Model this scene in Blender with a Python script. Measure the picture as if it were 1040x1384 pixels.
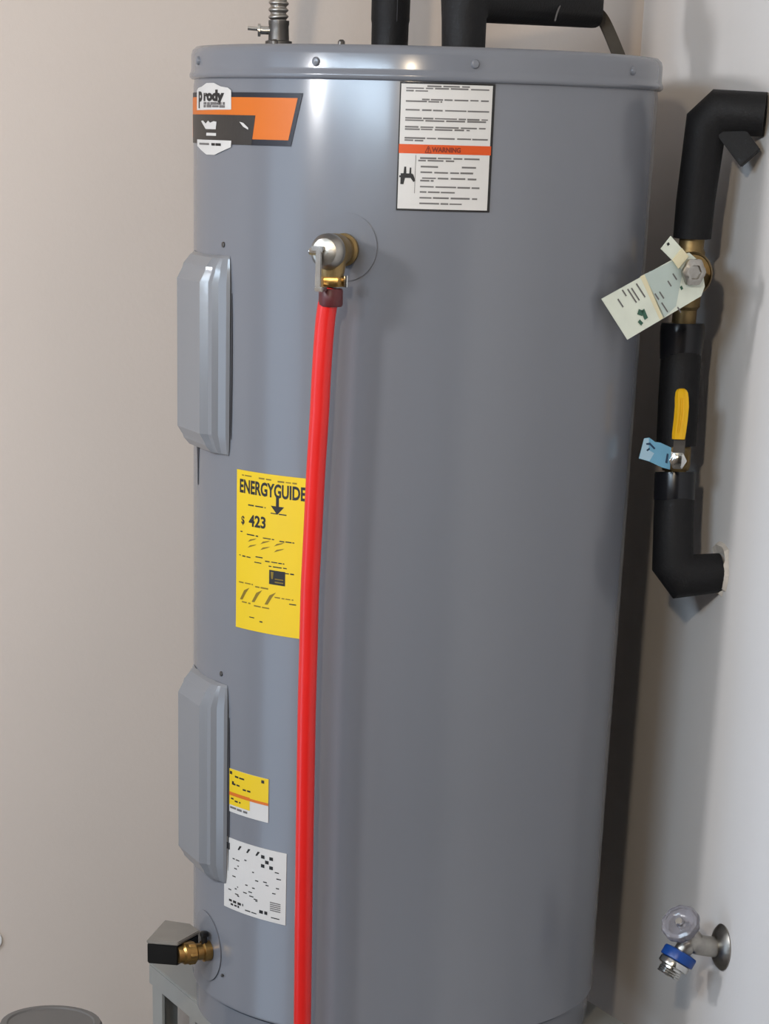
import bpy, bmesh, math, random
from mathutils import Vector, Matrix

for o in list(bpy.data.objects):
    bpy.data.objects.remove(o)
S = bpy.context.scene
COL = S.collection
rad = math.radians
PI = math.pi

# ------------------------------------------------------------------ camera
cd = bpy.data.cameras.new('camera')
cam = bpy.data.objects.new('camera', cd)
COL.objects.link(cam)
cR = Vector((0.97587434, -0.21693099, 0.02470265))
cU = Vector((0.06890168, 0.41335005, 0.90796162))
cF = Vector((0.20717585, 0.88435439, -0.41832461))
mw = Matrix.Identity(4)
for i in range(3):
    mw[i][0], mw[i][1], mw[i][2] = cR[i], cU[i], -cF[i]
mw[0][3], mw[1][3], mw[2][3] = -0.78873, -3.02796, 1.5674
cam.matrix_world = mw
cd.sensor_fit = 'VERTICAL'
cd.sensor_height = 24.0
cd.sensor_width = 18.0
cd.lens = 54.695
cd.shift_x = 0.05210
cd.shift_y = 0.67753
cd.clip_start = 0.05
S.camera = cam

# ------------------------------------------------------------------ world, lights, exposure
W = bpy.data.worlds.new('sky')
S.world = W
W.use_nodes = True
bg = W.node_tree.nodes['Background']
bg.inputs[0].default_value = (0.56, 0.75, 1.0, 1)
bg.inputs[1].default_value = 1.05


def area(name, loc, target, size, power, col, shape='DISK', size_y=None):
    l = bpy.data.lights.new(name, 'AREA')
    l.shape = shape
    l.size = size
    if size_y:
        l.size_y = size_y
    l.energy = power
    l.color = col
    o = bpy.data.objects.new(name, l)
    COL.objects.link(o)
    o.location = loc
    o.rotation_euler = (Vector(target) - Vector(loc)).to_track_quat('-Z', 'Y').to_euler()
    return o


# unseen lamps and window daylight, guessed from the light and placed for where it falls
area('lamp_left', (-1.66, -0.80, 1.90), (0.0, -0.25, 0.9), 0.22, 12.0, (0.98, 0.98, 1.0))
area('lamp_near', (-0.915, -2.34, 2.10), (0.1, -0.1, 1.0), 0.10, 14.5, (1.0, 0.82, 0.60))
area('window_daylight', (-1.86, -1.74, 2.05), (0.0, -0.5, 1.0), 1.64, 50.0, (0.66, 0.83, 1.0), 'RECTANGLE', 0.30)
area('doorway_fill', (-1.90, -0.36, 1.05), (0.0, -0.36, 1.05), 0.66, 7.0, (0.62, 0.79, 1.0), 'RECTANGLE', 1.9)  # blue light added in an unseen doorway to tint the tank's left side

S.view_settings.view_transform = 'Standard'
S.view_settings.look = 'None'
S.view_settings.gamma = 1.0
S.view_settings.use_curve_mapping = False
S.view_settings.exposure = 0.0
S.cycles.max_bounces = 8
S.cycles.diffuse_bounces = 5
S.cycles.use_denoising = True
S.cycles.caustics_reflective = False
S.cycles.caustics_refractive = False

# ------------------------------------------------------------------ materials


def lin(c):
    return tuple(((v / 255) / 12.92 if v / 255 <= 0.04045 else ((v / 255 + 0.055) / 1.055) ** 2.4) for v in c)


def mat(name, rgb, rough=0.5, metal=0.0, var=0.06, scale=20.0, bump=0.0, bscale=200.0, coat=0.0, spec=0.5,
        stretch=(1, 1, 1), trans=0.0, ior=1.45, rvar=0.05):
    m = bpy.data.materials.new(name)
    m.use_nodes = True
    nt = m.node_tree
    b = nt.nodes['Principled BSDF']
    tc = nt.nodes.new('ShaderNodeTexCoord')
    mp = nt.nodes.new('ShaderNodeMapping')
    mp.inputs['Scale'].default_value = stretch
    nt.links.new(tc.outputs['Object'], mp.inputs[0])
    nz = nt.nodes.new('ShaderNodeTexNoise')
    nz.inputs['Scale'].default_value = scale
    nz.inputs['Detail'].default_value = 4
    nt.links.new(mp.outputs[0], nz.inputs['Vector'])
    cr = nt.nodes.new('ShaderNodeMapRange')
    cr.inputs['From Min'].default_value = 0.3
    cr.inputs['From Max'].default_value = 0.7
    cr.inputs['To Min'].default_value = 1 - var
    cr.inputs['To Max'].default_value = 1 + var
    nt.links.new(nz.outputs['Fac'], cr.inputs['Value'])
    mx = nt.nodes.new('ShaderNodeVectorMath')
    mx.operation = 'SCALE'
    c = lin(rgb)
    mx.inputs[0].default_value = c
    nt.links.new(cr.outputs[0], mx.inputs['Scale'])
    nt.links.new(mx.outputs[0], b.inputs['Base Color'])
    rr = nt.nodes.new('ShaderNodeMapRange')
    rr.inputs['To Min'].default_value = max(0.02, rough - rvar)
    rr.inputs['To Max'].default_value = min(1, rough + rvar)
    nt.links.new(nz.outputs['Fac'], rr.inputs['Value'])
    nt.links.new(rr.outputs[0], b.inputs['Roughness'])
    b.inputs['Metallic'].default_value = metal
    b.inputs['Specular IOR Level'].default_value = spec
    b.inputs['Coat Weight'].default_value = coat
    b.inputs['Coat Roughness'].default_value = 0.12
    b.inputs['Transmission Weight'].default_value = trans
    b.inputs['IOR'].default_value = ior
    if bump:
        n2 = nt.nodes.new('ShaderNodeTexNoise')
        n2.inputs['Scale'].default_value = bscale
        n2.inputs['Detail'].default_value = 3
        nt.links.new(tc.outputs['Object'], n2.inputs['Vector'])
        bp = nt.nodes.new('ShaderNodeBump')
        bp.inputs['Strength'].default_value = bump
        bp.inputs['Distance'].default_value = 0.002
        nt.links.new(n2.outputs['Fac'], bp.inputs['Height'])
        nt.links.new(bp.outputs[0], b.inputs['Normal'])
    return m


M = {
    'wall': mat('wall_paint', (210, 197, 186), 0.75, var=0.015, scale=3, bump=0.12, bscale=160, spec=0.3),
    'wall_cool': mat('wall_paint_right', (234, 231, 229), 0.65, var=0.015, scale=3, bump=0.12, bscale=160, spec=0.3),
    'wall_dark': mat('wall_paint_dark', (120, 116, 112), 0.8, var=0.02, scale=3),
    'ceil': mat('ceiling_paint', (225, 222, 218), 0.8, var=0.01),
    'floor': mat('concrete_floor', (96, 92, 88), 0.7, var=0.12, scale=6, bump=0.2),
    'tank': mat('grey_enamel', (116, 118, 124), 0.2, var=0.02, scale=9, stretch=(1, 1, 0.12), coat=0.12, spec=0.4, rvar=0.015),
    'panel': mat('panel_enamel', (124, 126, 130), 0.34, var=0.015, scale=12, coat=0.35),
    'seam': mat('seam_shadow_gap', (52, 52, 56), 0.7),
    'stand': mat('stand_paint', (150, 149, 144), 0.42, var=0.05, scale=14),
    'foam': mat('black_foam', (21, 20, 21), 0.62, var=0.18, scale=35, bump=0.25, bscale=350, spec=0.35),
    'foam_old': mat('brown_foam', (74, 67, 58), 0.8, var=0.12, scale=40, bump=0.3),
    'tape': mat('black_tape', (24, 24, 28), 0.25, var=0.1, scale=40),
    'brass': mat('brass', (176, 140, 82), 0.3, metal=1.0, var=0.18, scale=60, bump=0.1),
    'brass_dull': mat('dull_brass', (138, 116, 78), 0.45, metal=0.8, var=0.22, scale=60, bump=0.15),
    'chrome': mat('chrome', (205, 204, 200), 0.16, metal=1.0, var=0.1, scale=80),
    'chrome_dull': mat('dull_chrome', (165, 160, 152), 0.36, metal=1.0, var=0.2, scale=70, bump=0.1),
    'steel': mat('galvanised_steel', (170, 165, 158), 0.38, metal=1.0, var=0.15, scale=60),
    'steel_dark': mat('dark_steel', (92, 88, 84), 0.45, metal=0.8, var=0.15, scale=60),
    'red': mat('red_pipe', (218, 32, 28), 0.32, var=0.03, scale=20, coat=0.1),
    'darkred': mat('dark_red_band', (86, 34, 36), 0.45),
    'yellow': mat('yellow_grip', (240, 184, 10), 0.4, var=0.04),
    'lab_yellow': mat('yellow_paper', (226, 190, 12), 0.5, var=0.02),
    'lab_white': mat('white_paper', (206, 202, 197), 0.5, var=0.02),
    'lab_orange': mat('orange_print', (206, 104, 12), 0.45, var=0.02),
    'lab_orange2': mat('warning_orange', (204, 76, 16), 0.5, var=0.02),
    'lab_navy': mat('navy_print', (20, 20, 30), 0.45),
    'lab_brown': mat('charcoal_print', (46, 41, 37), 0.45, var=0.03),
    'ink': mat('black_ink', (26, 23, 22), 0.55),
    'ink_grey': mat('grey_ink', (104, 100, 98), 0.55),
    'ink_olive': mat('olive_ink', (128, 104, 10), 0.55),
    'ink_red': mat('dark_red_ink', (126, 40, 14), 0.55),
    'tagpaper': mat('tag_paper', (216, 220, 204), 0.5, var=0.05, scale=40),
    'tag_band': mat('tag_grey_green', (180, 192, 184), 0.5, var=0.04, scale=40),
    'tag_cream': mat('tag_cream', (222, 212, 176), 0.5, var=0.04),
    'tag_green': mat('tag_green', (52, 92, 74), 0.5),
    'blue_tag': mat('blue_tag', (112, 168, 196), 0.45, var=0.06, scale=50),
    'blue_tag_light': mat('blue_tag_light', (170, 200, 216), 0.45),
    'navy_ink': mat('navy_ink', (28, 58, 88), 0.5),
    'blue': mat('blue_band', (14, 66, 142), 0.35),
    'acrylic': mat('clear_acrylic', (206, 203, 212), 0.16, trans=0.72, ior=1.35, var=0.05),
    'black': mat('black_plastic', (18, 17, 16), 0.4),
    'lid_grey': mat('weathered_grey_plastic', (134, 128, 120), 0.5, var=0.06, scale=40),
    'canister': mat('grey_canister_plastic', (104, 101, 98), 0.5, var=0.05),
    'plaster': mat('torn_plaster', (214, 205, 194), 0.9, var=0.1, scale=90, bump=0.6, bscale=300),
    'white': mat('white_plastic', (232, 230, 226), 0.35),
    'frame': mat('window_frame_paint', (226, 226, 224), 0.4),
    'copper': mat('copper_pipe', (168, 96, 62), 0.35, metal=1.0),
    'dirt': mat('wall_stain', (178, 166, 146), 0.8, var=0.05),
}
g = bpy.data.materials.new('window_glass')
g.use_nodes = True
gb = g.node_tree.nodes['Principled BSDF']
gb.inputs['Transmission Weight'].default_value = 1.0
gb.inputs['Roughness'].default_value = 0.0
gb.inputs['IOR'].default_value = 1.01
gtc = g.node_tree.nodes.new('ShaderNodeTexNoise')
gtc.inputs['Scale'].default_value = 4
gmr = g.node_tree.nodes.new('ShaderNodeMapRange')
gmr.inputs['To Min'].default_value = 0.97
gmr.inputs['To Max'].default_value = 1.0
g.node_tree.links.new(gtc.outputs['Fac'], gmr.inputs['Value'])
g.node_tree.links.new(gmr.outputs[0], gb.inputs['Base Color'])
M['glass'] = g

# ------------------------------------------------------------------ mesh helpers


def add_box(bm, x0, x1, y0, y1, z0, z1, rot=None, org=(0, 0, 0)):
    vs = []
    for x in (x0, x1):
        for y in (y0, y1):
            for z in (z0, z1):
                v = Vector((x, y, z))
                if rot:
                    v = rot @ v
                vs.append(bm.verts.new(v + Vector(org)))
    for f in ((0, 1, 3, 2), (4, 6, 7, 5), (0, 4, 5, 1), (2, 3, 7, 6), (0, 2, 6, 4), (1, 5, 7, 3)):
        bm.faces.new([vs[i] for i in f])


def basis(d):
    d = Vector(d).normalized()
    a = Vector((0, 0, 1)) if abs(d.z) < 0.9 else Vector((1, 0, 0))
    u = d.cross(a).normalized()
    return u, d.cross(u).normalized()


def add_lathe(bm, prof, org, axis, seg=32, cap=True, a0=0.0, a1=2 * PI, lobes=0, lobe=0.0):
    """prof: list of (radius, height along axis)."""
    org = Vector(org)
    ax = Vector(axis).normalized()
    u, w = basis(ax)
    rings = []
    for r, h in prof:
        ring = []
        for k in range(seg):
            a = 2 * PI * k / seg
            rr = r * (1 + lobe * math.cos(lobes * a)) if lobes else r
            ring.append(bm.verts.new(org + ax * h + u * (rr * math.cos(a)) + w * (rr * math.sin(a))))
        rings.append(ring)
    for A, B in zip(rings, rings[1:]):
        for k in range(seg):
            bm.faces.new((A[k], A[(k + 1) % seg], B[(k + 1) % seg], B[k]))
    if cap:
        bm.faces.new(list(reversed(rings[0])))
        bm.faces.new(rings[-1])


def add_tube(bm, pts, r, seg=20, cap=True, radii=None, flat=1.0):
    """mitred tube along pts."""
    P = [Vector(p) for p in pts]
    n = len(P)
    d0 = (P[1] - P[0]).normalized()
    u, w = basis(d0)
    rings = []
    for i in range(n):
        if i == 0:
            din = dout = (P[1] - P[0]).normalized()
        elif i == n - 1:
            din = dout = (P[i] - P[i - 1]).normalized()
        else:
            din = (P[i] - P[i - 1]).normalized()
            dout = (P[i + 1] - P[i]).normalized()
        u = (u - din * u.dot(din)).normalized()
        w = din.cross(u).normalized()
        nrm = (din + dout).normalized()
        rr = radii[i] if radii else r
        ring = []
        for k in range(seg):
            a = 2 * PI * k / seg
            off = u * (rr * math.cos(a)) + w * (rr * flat * math.sin(a))
            t = -off.dot(nrm) / max(0.2, din.dot(nrm))
            ring.append(bm.verts.new(P[i] + off + din * t))
        rings.append(ring)
        if dout != din:
            q = din.rotation_difference(dout)
            u = q @ u
    for A, B in zip(rings, rings[1:]):
        for k in range(seg):
            bm.faces.new((A[k], A[(k + 1) % seg], B[(k + 1) % seg], B[k]))
    if cap:
        bm.faces.new(list(reversed(rings[0])))
        bm.faces.new(rings[-1])


def smooth_path(pts, n=8):
    P = [Vector(p) for p in pts]
    P = [P[0] * 2 - P[1]] + P + [P[-1] * 2 - P[-2]]
    out = []
    for i in range(1, len(P) - 2):
        for k in range(n):
            t = k / n
            a, b, c, d = P[i - 1], P[i], P[i + 1], P[i + 2]
            out.append(0.5 * ((2 * b) + (c - a) * t + (2 * a - 5 * b + 4 * c - d) * t * t + (3 * b - a - 3 * c + d) * t ** 3))
    out.append(P[-2])
    return out


XF = [Matrix.Identity(4)]


def obj(name, bm, m, parent=None, bevel=0.0, smooth=True, angle=35, org=None):
    bmesh.ops.transform(bm, matrix=XF[0], verts=bm.verts[:])
    bmesh.ops.recalc_face_normals(bm, faces=bm.faces[:])
    me = bpy.data.meshes.new(name)
    if bevel:
        bmesh.ops.bevel(bm, geom=[e for e in bm.edges if len(e.link_faces) == 2 and e.calc_face_angle(0) > 0.6],
                        offset=bevel, segments=2, affect='EDGES', clamp_overlap=True)
    if org is not None:
        bmesh.ops.translate(bm, verts=bm.verts[:], vec=-Vector(org))
    bm.to_mesh(me)
    bm.free()
    if smooth:
        me.shade_smooth()
        me.set_sharp_from_angle(angle=rad(angle))
    me.materials.append(M[m])
    o = bpy.data.objects.new(name, me)
    COL.objects.link(o)
    if org is not None:
        o.location = org
    if parent is not None:
        o.parent = parent
        o.matrix_parent_inverse = parent_inv(parent)
    return o


def parent_inv(p):
    m = p.matrix_basis.copy()
    q = p.parent
    inv = m.inverted()
    if q is not None:
        full = q.matrix_basis @ p.matrix_parent_inverse @ m if q.parent is None else None
        if full is None:
            return inv
        return full.inverted()
    return inv


def thing(name, label, cat, loc=(0, 0, 0), group=None):
    o = bpy.data.objects.new(name, None)
    COL.objects.link(o)
    o.location = XF[0] @ Vector(loc)
    o.empty_display_size = 0.05
    o['label'] = label
    o['category'] = cat
    if group:
        o['group'] = group
    return o


def tag(o, label, cat, group=None):
    o['label'] = label
    o['category'] = cat
    if group:
        o['group'] = group
    return o


def struct(name, bm, m, parent=None, bevel=0.0):
    o = obj(name, bm, m, parent, bevel, smooth=False)
    if parent is None:
        o['kind'] = 'structure'
    return o


def B():
    return bmesh.new()


# ------------------------------------------------------------------ setting
XR, YB, XL, YF, ZC = 0.377, 0.305, -1.75, -5.2, 2.9
T = 0.12
b = B(); add_box(b, XL - T, XR + T, YF - T, YB + T, -0.1, 0.0); struct('floor', b, 'floor')
b = B(); add_box(b, XL - T, XR + T, YF - T, YB + T, ZC, ZC + 0.1); struct('ceiling', b, 'ceil')
b = B(); add_box(b, XL - T, XR + T, YB, YB + T, 0, ZC); struct('wall_back', b, 'wall')
b = B(); add_box(b, XR, XR + T, YF - T, YB, 0, ZC); struct('wall_right', b, 'wall_cool')
b = B(); add_box(b, XL - T, XR, YF - T, YF, 0, ZC); struct('wall_front', b, 'wall_dark')
# unseen left wall: guessed high and lower windows, doorway added for its blue light
WINS = ((-2.60, -0.88, 1.86, 2.24), (-1.70, -1.12, 1.36, 1.66), (-0.70, -0.02, 0.0, 2.03))
ys = sorted({XLY for w_ in WINS for XLY in w_[:2]} | {YF, YB})
zs = sorted({z_ for w_ in WINS for z_ in w_[2:]} | {0, ZC})
b = B()
for y0, y1 in zip(ys, ys[1:]):
    for z0, z1 in zip(zs, zs[1:]):
        if any(w_[0] <= y0 and y1 <= w_[1] and w_[2] <= z0 and z1 <= w_[3] for w_ in WINS):
            continue
        add_box(b, XL - T, XL, y0, y1, z0, z1)
bmesh.ops.remove_doubles(b, verts=b.verts[:], dist=1e-5)
struct('wall_left', b, 'wall')
for k, (y0, y1, z0, z1) in enumerate(WINS[:2]):
    b = B()
    for a in ((y0, y0 + 0.03, z0, z1), (y1 - 0.03, y1, z0, z1), (y0 + 0.03, y1 - 0.03, z0, z0 + 0.03), (y0 + 0.03, y1 - 0.03, z1 - 0.03, z1)):
        add_box(b, XL - 0.10, XL - 0.06, a[0], a[1], a[2], a[3])
    win = struct('window_%d' % (k + 1), b, 'frame')
    b = B(); add_box(b, XL - 0.084, XL - 0.08, y0 + 0.03, y1 - 0.03, z0 + 0.03, z1 - 0.03)
    obj('pane', b, 'glass', win, smooth=False)

y0, y1, z0, z1 = WINS[2]
b = B()
add_box(b, XL - T, XL + 0.008, y0 - 0.05, y0, 0, z1 + 0.05)
add_box(b, XL - T, XL + 0.008, y1, y1 + 0.05, 0, z1 + 0.05)
add_box(b, XL - T, XL + 0.008, y0, y1, z1, z1 + 0.05)
struct('trim_1', b, 'frame')  # casing of the added doorway

# ------------------------------------------------------------------ equipment stand
XF[0] = Matrix.Rotation(rad(12.7), 4, 'Z')   # the stand and heater sit a little turned to the walls
ZP = 0.45            # top of the stand
ZT = 0.495           # lower edge of the jacket
R = 0.28
st = thing('heater_stand', 'grey painted steel stand with open legs under the tall water heater', 'stand', (0, 0, 0))
SX0, SX1, SY0, SY1 = -0.258, 0.262, -0.205, 0.283
b = B(); add_box(b, SX0, SX1, SY0, SY1, ZP - 0.004, ZP); obj('top_plate', b, 'stand', st, 0.001)
for a in ((SX0, SX0 + 0.004, SY0, SY1), (SX1 - 0.004, SX1, SY0, SY1), (SX0 + 0.004, SX1 - 0.004, SY0, SY0 + 0.004), (SX0 + 0.004, SX1 - 0.004, SY1 - 0.004, SY1)):
    b = B(); add_box(b, a[0], a[1], a[2], a[3], ZP - 0.034, ZP - 0.004); obj('edge_flange', b, 'stand', st, 0.001)
for cx_, sx in ((SX0 + 0.004, 1), (SX1 - 0.004, -1)):
    for cy_, sy in ((SY0 + 0.004, 1), (SY1 - 0.004, -1), (0.135, -1)):
        if cy_ == 0.135 and sx < 0:
            continue
        b = B()
        w = 0.038 if cy_ != 0.135 else 0.022
        add_box(b, min(cx_, cx_ + sx * 0.004), max(cx_, cx_ + sx * 0.004), min(cy_, cy_ + sy * w), max(cy_, cy_ + sy * w), 0, ZP - 0.004)
        add_box(b, min(cx_ + sx * 0.004, cx_ + sx * w), max(cx_ + sx * 0.004, cx_ + sx * w), min(cy_, cy_ + sy * 0.004), max(cy_, cy_ + sy * 0.004), 0, ZP - 0.004)
        obj('leg', b, 'stand', st)
b = B(); add_lathe(b, [(0.0055, 0), (0.0055, 0.001), (0.003, 0.002)], (SX0 + 0.008, SY1 - 0.008, ZP), (0, 0, 1), 12)
obj('bolt', b, 'chrome', st)

# ------------------------------------------------------------------ water heater
wh = thing('water_heater', 'tall grey cylindrical electric water heater covered in stickers', 'water heater', (0, 0, ZP))


def cyl(az, z, r=R):
    return Vector((r * math.cos(rad(az)), r * math.sin(rad(az)), z))


b = B()
add_lathe(b, [(R - 0.006, ZT), (R + 0.0012, ZT + 0.001), (R + 0.0016, ZT + 0.004), (R, ZT + 0.007), (R, 0.8), (R, 1.1), (R, 1.4), (R, 1.612), (R - 0.002, 1.624), (R - 0.002, 1.626)],
          (0, 0, 0), (0, 0, 1), 160)
obj('tank_jacket', b, 'tank', wh, angle=60)
b = B()
add_lathe(b, [(R - 0.010, ZP + 0.0006), (R - 0.004, ZP + 0.0016), (R - 0.004, ZT - 0.003), (R - 0.007, ZT - 0.001), (R - 0.012, ZT)], (0, 0, 0), (0, 0, 1), 128)
obj('base_ring', b, 'tank', wh, angle=50)
b = B()
add_lathe(b, [(R - 0.004, 1.619), (R + 0.0022, 1.6195), (R + 0.0048, 1.6215), (R + 0.0050, 1.6245), (R + 0.0034, 1.6275), (R + 0.0028, 1.631), (R + 0.0028, 1.645),
              (R + 0.0012, 1.6505), (R - 0.003, 1.654), (R - 0.010, 1.6545), (0.15, 1.656), (0.02, 1.657)], (0, 0, 0), (0, 0, 1), 160)
lid = obj('top_lid', b, 'tank', wh, angle=60)
for az, z in ((172.3, 1.638), (-142.9, 1.6365), (-106.4, 1.6375), (-60.7, 1.638), (-20, 1.638), (60, 1.638), (120, 1.638)):
    b = B()
    n = cyl(az, 0, 1)
    add_lathe(b, [(0.0048, -0.001), (0.0048, 0.0010), (0.0036, 0.0028), (0.0015, 0.0034)], cyl(az, z, R + 0.0028), n, 14)
    obj('lid_screw', b, 'tank', lid)
# small lugs on the lid's upper edge
for az in (-138, -157):
    b = B()
    add_lathe(b, [(0.004, 0), (0.004, 0.003), (0.002, 0.005)], cyl(az, 1.654, R - 0.012), (0, 0, 1), 10)
    obj('rivet', b, 'steel_dark', lid)

# access panels for the heating elements (they face the left of the room)


def panel(z0, z1, az=176.0, spike=False):
    n = Vector((math.cos(rad(az)), math.sin(rad(az)), 0))
    t = Vector((-math.sin(rad(az)), math.cos(rad(az)), 0))
    prof = [(-0.072, 0.2728), (-0.0705, 0.2772), (-0.0605, 0.2835), (-0.0570, 0.2905), (-0.0505, 0.2930), (-0.0440, 0.3015),
            (0.0440, 0.3015), (0.0505, 0.2930), (0.0570, 0.2905), (0.0605, 0.2835), (0.0705, 0.2772), (0.072, 0.2728)]
    bm = B()
    rings = []
    # rows: (z, how far the section is pulled towards the tank wall)
    for z, k in ((z0, 0.0), (z0 + 0.002, 0.35), (z0 + 0.010, 0.66), (z0 + 0.014, 0.72), (z0 + 0.024, 1.0),
                 (z1 - 0.030, 1.0), (z1 - 0.018, 0.72), (z1 - 0.013, 0.66), (z1 - 0.003, 0.3), (z1, 0.0)):
        ring = []
        for s, h in prof:
            base = math.sqrt(max(0, R * R - s * s)) + 0.0015
            s2 = s * (1 - 0.06 * (1 - k))
            hh = base + (h - base) * k if h > base else base
            ring.append(bm.verts.new(n * hh + t * s2 + Vector((0, 0, z))))
        rings.append(ring)
    for A, C in zip(rings, rings[1:]):
        for i in range(len(prof) - 1):
            bm.faces.new((A[i], A[i + 1], C[i + 1], C[i]))
    p = obj('access_panel', bm, 'panel', wh, angle=22)
    # dark strip standing for the shade between cover edge and jacket
    for s in (1,):
        bm = B()
        q = math.sqrt(R * R - 0.0735 ** 2)
        pts = [n * (q + 0.0008) + t * 0.0735 + Vector((0, 0, z0 + 0.02 + (z1 - z0 - 0.06) * i / 10)) for i in range(11)]
        add_tube(bm, pts, 0.001, 6, radii=[0.0003 + 0.0015 * math.sin(PI * i / 10) for i in range(11)])
        obj('edge_gap_shade', bm, 'seam', p)
    for zz in (z1 + 0.012,):
        bm = B()
        m2 = cyl(-173.0, zz)
        add_lathe(bm, [(0.0032, -0.001), (0.0032, 0.0012), (0.0015, 0.002)], m2, cyl(-173, 0, 1), 10)
        obj('screw', bm, 'steel_dark', p)
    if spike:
        # pointed dark patch standing for the shadow below the cover
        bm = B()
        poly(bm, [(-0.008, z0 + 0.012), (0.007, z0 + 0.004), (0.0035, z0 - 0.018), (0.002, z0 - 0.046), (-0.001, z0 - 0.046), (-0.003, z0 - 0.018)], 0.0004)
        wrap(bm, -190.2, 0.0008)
        obj('panel_shade_spike', bm, 'seam', p, smooth=False)
    return p




# ------------------------------------------------------------------ stickers wrapped round the jacket


def wrap(bm, azc, off=0.0):
    """flat (s, z, w) -> on the jacket at azimuth azc."""
    xs = [v.co.x for v in bm.verts]
    x = math.floor(min(xs) / 0.006) * 0.006
    while x < max(xs):
        bmesh.ops.bisect_plane(bm, geom=bm.verts[:] + bm.edges[:] + bm.faces[:], plane_co=(x, 0, 0), plane_no=(1, 0, 0))
        x += 0.006
    for v in bm.verts:
        a = rad(azc) + v.co.x / R
        r = R + off + v.co.z
        v.co = Vector((r * math.cos(a), r * math.sin(a), v.co.y))


def poly(bm, pts, th=0.0):
    vs = [bm.verts.new((p[0], p[1], 0)) for p in pts]
    f = bm.faces.new(vs)
    if th:
        r = bmesh.ops.extrude_face_region(bm, geom=[f])
        for v in [e for e in r['geom'] if isinstance(e, bmesh.types.BMVert)]:
            v.co.z -= th


def rect(bm, x0, x1, z0, z1, th=0.0):
    poly(bm, [(x0, z0), (x1, z0), (x1, z1), (x0, z1)], th)


def text(bm, s, x, z, size, stretch=1.0, align='LEFT', bold=0.0, slant=0.0):
    c = bpy.data.curves.new('t', 'FONT')
    c.body = s
    c.size = size
    c.align_x = align
    c.offset = bold
    c.shear = slant
    c.resolution_u = 3
    o = bpy.data.objects.new('t', c)
    COL.objects.link(o)
    me = o.to_mesh()
    base = len(bm.verts)
    vs = [bm.verts.new((x + v.co.x * stretch, z + v.co.y, 0)) for v in me.vertices]
    for p in me.polygons:
        try:
            bm.faces.new([vs[i] for i in p.vertices])
        except ValueError:
            pass
    o.to_mesh_clear()
    bpy.data.objects.remove(o)
    bpy.data.curves.remove(c)


def dashes(bm, rng, x0, x1, z, h, fill=0.8, lo=0.004, hi=0.014):
    x = x0
    while x < x1 - 0.001:
        l = min(rng.uniform(lo, hi), x1 - x)
        if rng.random() < fill:
            rect(bm, x, x + l, z - h / 2 * rng.uniform(0.7, 1.1), z + h / 2 * rng.uniform(0.7, 1.1))
        x += l + rng.uniform(0.0012, 0.0028)


def pr(name, bm, m, parent, azc, off):
    wrap(bm, azc, off)
    o = obj(name, bm, m, parent, smooth=False)
    if any(w in name for w in ('print', 'rows', 'lettering', 'code', 'figure', 'headline', 'word', 'pictogram', 'badge', 'mark')):
        o['kind'] = 'stuff'
    return o


def sa(az, azc):
    return rad(az - azc) * R


# brand sticker, centred over the panels
A0 = -180.0
b = B()
poly(b, [(-0.1641, 1.6046), (0.1641, 1.6046), (0.1490, 1.5500), (-0.1490, 1.5500)], 0.0006)
brand = pr('brand_label', b, 'lab_navy', wh, A0, 0.0008)
b = B(); poly(b, [(-0.1575, 1.5995), (0.1575, 1.5995), (0.1455, 1.5562), (-0.1455, 1.5562)]); pr('orange_field', b, 'lab_orange', brand, A0, 0.0010)
b = B(); poly(b, [(-0.0957, 1.5810), (0.0957, 1.5810), (0.0895, 1.5500), (-0.0895, 1.5500)]); pr('charcoal_band', b, 'lab_brown', brand, A0, 0.0012)
b = B()
poly(b, [(-0.0535, 1.5855), (0.0515, 1.5865), (0.0510, 1.6065), (0.044, 1.6092), (0.028, 1.6105), (0.010, 1.6142), (-0.012, 1.6142), (-0.030, 1.6105), (-0.046, 1.6092), (-0.0535, 1.6065)])
poly(b, [(-0.0520, 1.5540), (0.0520, 1.5540), (0.0510, 1.5470), (0.0335, 1.5430), (0.0125, 1.5382), (-0.012, 1.5382), (-0.0335, 1.5430), (-0.0510, 1.5470)])
pr('white_badge', b, 'lab_white', brand, A0, 0.0014)
b = B()
text(b, 'P', -0.0445, 1.5885, 0.0235, 1.35, bold=0.0010)
text(b, 'rody', -0.0220, 1.5960, 0.0150, 1.95, bold=0.0010)
pr('badge_lettering', b, 'ink', brand, A0, 0.0016)
b = B()
rng = random.Random(3)
for z in (1.5928, 1.5897):
    dashes(b, rng, -0.022, 0.038, z, 0.0030, 1.0, 0.008, 0.018)
rect(b, -0.0400, -0.0030, 1.5484, 1.5506)
pr('badge_small_print', b, 'ink_grey', brand, A0, 0.0016)
b = B(); rect(b, 0.0040, 0.0140, 1.5480, 1.5508); rect(b, 0.0155, 0.0290, 1.5480, 1.5508); pr('badge_code', b, 'ink', brand, A0, 0.0016)
b = B()
poly(b, [(-0.032, 1.5740), (-0.024, 1.5745), (-0.014, 1.5712), (-0.006, 1.5745), (0.000, 1.5722), (0.010, 1.5740), (0.018, 1.5735), (0.016, 1.5655), (-0.014, 1.5655)])
rect(b, -0.012, 0.017, 1.5585, 1.5615)
poly(b, [(0.068, 1.5740), (0.075, 1.5730), (0.084, 1.5680), (0.084, 1.5660), (0.075, 1.5690)])
pr('band_lettering', b, 'lab_white', brand, A0, 0.0016)

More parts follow.
